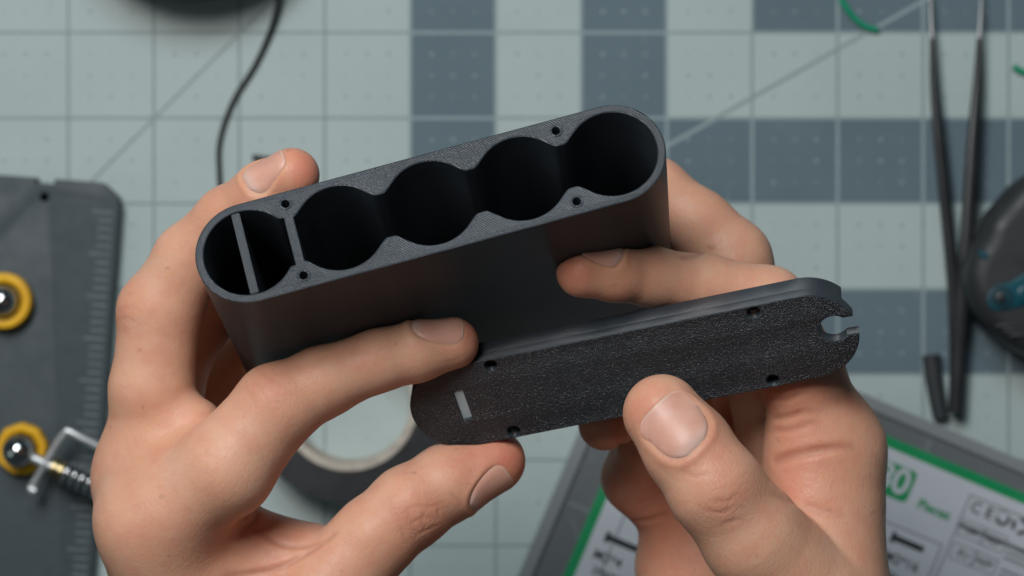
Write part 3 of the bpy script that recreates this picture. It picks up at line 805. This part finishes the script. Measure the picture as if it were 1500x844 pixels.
        for _ in range(1):
            d = s.full(vert); g = np.zeros_like(vert)
            for i in range(3):
                o = np.zeros(3); o[i] = 0.15; g[:, i] = (s.full(vert+o)-s.full(vert-o))/0.3
            gn = np.maximum((g*g).sum(1), 0.2)
            st = np.clip(d/gn, -h*0.6, h*0.6)*inner
            vert = vert-g*st[:, None]
        red = np.zeros(len(vert)); cre = np.zeros(len(vert))
        for (c, r, k) in s.reds: red = np.maximum(red, k*np.exp(-((vert-c)**2).sum(1)/(r*r)))
        for P, w, dep, edge in s.cre:
            for i in range(len(P)-1):
                pa, pb = P[i], P[i+1]; ab = pb-pa; t = np.clip(((vert-pa)@ab)/(ab@ab), 0, 1)
                cre = np.maximum(cre, min(1, dep*1.6)*np.exp(-(np.linalg.norm(vert-(pa+t[:, None]*ab), axis=1)/(w*1.1))**2))
        kn = np.zeros(len(vert))
        for (c, r, k) in s.knuck: kn = np.maximum(kn, k*np.exp(-(((vert-c)**2).sum(1)/(r*r))**1.5))
        root = thing(name, label, 'hand', (vert[:, 0].mean(), lo[1], vert[:, 2].mean()))
        og = np.array([vert[:, 0].mean(), lo[1], vert[:, 2].mean()])
        o = mesh_obj('skin', vert-og, faces, M_SKIN, root)
        for nm, arr in (('red', red), ('crease', cre), ('knuckle', kn)):
            at = o.data.attributes.new(nm, 'FLOAT', 'POINT'); at.data.foreach_set('value', arr.astype(np.float32))
        bm = bmesh.new(); bm.from_mesh(o.data); bmesh.ops.recalc_face_normals(bm, faces=bm.faces); bm.to_mesh(o.data); bm.free()
        # nails: curved plates that follow the fingertip
        for N in s.nails:
            a, b, n = N['M'].T; ns, nt = 22, 18
            X = np.repeat(np.linspace(-1, 1, ns), nt); T = np.tile(np.linspace(-1, 1, nt), ns)
            half = np.where(X < 0, 1-np.maximum(0, -X)**3.0*0.62, 1-np.maximum(0, X)**6*0.22)
            XX = X-np.where(X > 0.6, 0.10*T*T*(X-0.6)/0.4, 0)
            Q = N['c']+np.outer(XX*N['L']/2, a)+np.outer(T*half*N['W']/2, b)+n*3.0
            Q = s.drop(Q, n); g = s.grad(Q, 1.0)
            off = 0.10-0.42*np.maximum(0, (np.abs(T)-0.72)/0.28)**2-0.5*np.maximum(0, (-X-0.75)/0.25)**2+0.14*np.maximum(0, X-0.4)
            vv = list(Q+g*off[:, None]); al = list((X+1)/2)
            m = len(vv); 
            down = [q-n*0.55 for q in vv]
            ff = []
            for i in range(ns-1):
                for j in range(nt-1):
                    k = i*nt+j; ff.append((k, k+1, k+nt+1, k+nt)); ff.append((m+k, m+k+nt, m+k+nt+1, m+k+1))
            rim = [j for j in range(nt)]+[i*nt+nt-1 for i in range(1, ns)]+[(ns-1)*nt+j for j in range(nt-2, -1, -1)]+[i*nt for i in range(ns-2, 0, -1)]
            for k in range(len(rim)):
                p, q = rim[k], rim[(k+1) % len(rim)]; ff.append((p, p+m, q+m, q))
            no = mesh_obj('fingernail', np.array(vv+down)-og, ff, M_NAIL, root, auto=50)
            at = no.data.attributes.new('along', 'FLOAT', 'POINT'); at.data.foreach_set('value', np.array(al+al, np.float32))
            bm = bmesh.new(); bm.from_mesh(no.data); bmesh.ops.recalc_face_normals(bm, faces=bm.faces); bm.to_mesh(no.data); bm.free()
        return root

# ---- left hand: index and thumb pinch the lid, the other fingers wrap the case's left end
LH = Hand(
    fingers=[
        [(222, 768, 214, 10.5), (330, 686, 220, 10.8), (405, 596, 221, 9.2), (470, 560, 220, 7.6), (555, 527, 218.5, 6.75), (610, 514, 218, 6.4), (664, 503, 217, 5.7)],
        [(224, 694, 200, 10.6), (222, 570, 207, 9.3), (236, 455, 209, 9.0), (278, 380, 212, 7.9), (335, 322, 218, 7.2), (385, 285, 224, 6.6), (428, 257, 228, 6.0)],
        [(215, 690, 178, 10.5), (255, 515, 182, 8.8), (330, 425, 187, 7.2), (420, 355, 187, 6.2)],
        [(240, 720, 160, 9.5), (310, 570, 160, 7.6), (385, 500, 164, 6.4), (450, 460, 165, 5.6)],
        [(370, 1060, 190, 13), (476, 866, 205, 11.4), (548, 788, 205, 9.3), (600, 743, 203.5, 9.2), (657, 707, 201, 8.6), (722, 676, 198.5, 7.2)],
    ],
    palm=[
        ((224, 768, 214, 11), (345, 1180, 190, 15)), ((224, 694, 200, 11), (335, 1180, 182, 15)),
        ((232, 700, 178, 10.5), (335, 1180, 174, 15)), ((250, 730, 160, 10), (345, 1180, 165, 15)),
        ((370, 1060, 190, 15), (480, 880, 202, 12)), ((480, 850, 200, 10), (250, 772, 200, 10.5)),
        ((262, 700, 205, 10), (285, 625, 209, 6.5)), ((330, 1180, 178, 22), (330, 1500, 175, 24)),
    ])
LH.reds = [(wp(702, 492, 220), 6, 0.85), (wp(462, 238, 232), 7, 1.0), (wp(560, 570, 214), 7, 0.6), (wp(735, 665, 205), 11, 1.0), (wp(620, 760, 213), 8, 0.35),
           (wp(390, 570, 228), 8, 0.25), (wp(175, 440, 214), 8, 0.25), (wp(150, 690, 204), 10, 0.3), (wp(370, 800, 205), 16, 0.35), (wp(420, 660, 216), 9, 0.35)]
# ---- right hand: thumb on the lid's face, index along the case's front, middle finger behind it
RH = Hand(
    fingers=[
        [(1210, 655, 198, 11.3), (1175, 550, 205, 9.4), (1125, 447, 209, 8.5), (1035, 421, 212, 7.1), (953, 405, 217, 6.4), (902, 400, 221, 6.1), (852, 399, 224, 5.6)],
        [(1160, 680, 178, 11), (1112, 530, 181, 9.2), (1072, 385, 184, 9.2), (1020, 330, 183, 8.2), (960, 280, 182, 7.6), (860, 240, 182, 6.0)],
        [(1130, 720, 160, 10.5), (1010, 580, 166, 8.2), (935, 590, 184, 7.3), (885, 622, 191, 6.0)],
        [(1040, 800, 150, 10), (935, 700, 158, 8.6), (945, 640, 172, 7.2), (1010, 600, 180, 5.8)],
        [(1290, 1060, 190, 14), (1192, 885, 211, 14), (1104, 788, 220, 11.3), (1048, 715, 224, 10.3), (1008, 657, 223, 9.7), (970, 606, 220.5, 8.7)],
    ],
    palm=[
        ((1208, 660, 198, 11.5), (1150, 1180, 185, 16)), ((1170, 670, 178, 11.5), (1150, 1180, 178, 16)),
        ((1130, 730, 160, 11), (1140, 1180, 172, 16)), ((1010, 830, 150, 13.5), (1090, 1180, 165, 15)),
        ((1290, 1060, 190, 17), (1195, 890, 208, 14)), ((1195, 890, 206, 12), (1206, 745, 201, 11.2)),
        ((1150, 1180, 175, 23), (1150, 1500, 172, 24)),
    ])
RH.reds = [(wp(945, 600, 232), 9, 0.7), (wp(1035, 640, 232), 6, 0.6), (wp(818, 395, 228), 8, 0.9), (wp(900, 445, 220), 9, 0.5), (wp(870, 655, 196), 8, 0.7),
           (wp(1180, 620, 208), 12, 0.4), (wp(1160, 690, 208), 9, 0.5), (wp(960, 790, 165), 16, 0.5)]
for (u, v, z, r, k) in ((500, 590, 214, 6, 0.7), (610, 545, 213, 6, 0.6), (392, 560, 226, 6, 0.5), (172, 448, 212, 7, 0.6), (150, 690, 204, 9, 0.8), (255, 430, 212, 6, 0.4), (600, 740, 212, 8, 0.5), (735, 668, 200, 7, 0.5)):
    LH.bumps.append((wp(u, v, z), r, k))
for (u, v, z, r, k) in ((1065, 715, 234, 8, 0.6), (1100, 318, 186, 7, 0.6), (1285, 630, 200, 9, 0.6), (1150, 640, 206, 8, 0.5), (1170, 710, 208, 9, 0.8)):
    RH.bumps.append((wp(u, v, z), r, k))
LH.nail(645, 507, 217.5, 54, -9, 11.5, 9.4, (-0.1, 0.82, 0.55))
LH.nail(404, 273, 226, 46, -29, 10.8, 9.4, (-0.38, 0.62, 0.68))
LH.nail(702, 689, 199.5, 56, -30, 11.5, 11.0, (0.38, -0.64, 0.58))
RH.nail(985, 622, 221.3, -36, -37, 12.6, 13.6, (0.14, -0.10, 0.97))
RH.nail(880, 400, 222.5, -40, -3, 9.5, 8.8, (0.0, 0.88, 0.45))
LH.knuck = [(wp(618, 765, 212), 8, 1.0), (wp(385, 568, 229), 8, 0.6), (wp(180, 445, 214), 9, 0.6), (wp(545, 490, 222), 6, 0.35), (wp(170, 700, 208), 12, 0.35), (wp(320, 300, 224), 7, 0.4), (wp(230, 780, 224), 11, 0.3), (wp(420, 810, 208), 12, 0.4)]
RH.knuck = [(wp(1068, 718, 234), 9, 0.9), (wp(1095, 318, 190), 8, 0.5), (wp(1160, 610, 212), 10, 0.4), (wp(1170, 700, 212), 11, 0.5), (wp(950, 395, 228), 6, 0.3), (wp(930, 760, 166), 10, 0.4)]
# creases
for c in ([(590, 752), (606, 742), (632, 742), (650, 735)], [(600, 770), (615, 760), (640, 757)], [(608, 785), (622, 778), (645, 768)], [(596, 742), (602, 765), (612, 790)],
          [(624, 745), (618, 765), (626, 782)], [(640, 740), (645, 755)], [(585, 770), (598, 800)], [(660, 722), (672, 735)]):
    LH.crease(c, 0.34, 0.2)
for c in ([(370, 775), (420, 800), (470, 795), (492, 782)], [(330, 844), (400, 835), (455, 808), (480, 790)], [(380, 742), (372, 762), (352, 780)]):
    LH.crease(c, 0.7, 0.45)
for c in ([(372, 556), (385, 575), (395, 600)], [(360, 566), (372, 588), (378, 610)], [(388, 548), (405, 560)], [(168, 455), (190, 450), (205, 455)], [(165, 470), (185, 468), (205, 475)], [(172, 430), (192, 432)]):
    LH.crease(c, 0.45, 0.10)
for c in ([(1030, 745), (1055, 752), (1080, 738)], [(1040, 732), (1066, 735), (1078, 724)], [(1055, 770), (1085, 760)], [(1000, 690), (1020, 698), (1045, 690)]):
    RH.crease(c, 0.5, 0.17)
for c in ([(1110, 612), (1150, 612), (1185, 600)], [(1112, 580), (1150, 585), (1180, 572)], [(1125, 632), (1160, 630), (1195, 618)]):
    RH.crease(c, 0.75, 0.3)
for c in ([(905, 770), (925, 764), (950, 762), (975, 752)], [(1000, 378), (1020, 374), (1045, 362)], [(878, 672), (895, 662), (915, 645)]):
    RH.crease(c, 0.7, 0.5)
RH.crease([(1136, 676), (1160, 668), (1195, 661), (1245, 653)], 1.0, 0.9, 0.12)
RH.crease([(1128, 722), (1165, 737), (1200, 747), (1228, 754)], 1.2, 0.3)
LH.build('hand', 'left hand wrapping the case end, its index finger and thumb pinching the lid')
RH.build('hand', 'right hand with thumbnail facing up, pressing its thumb on the lid face')
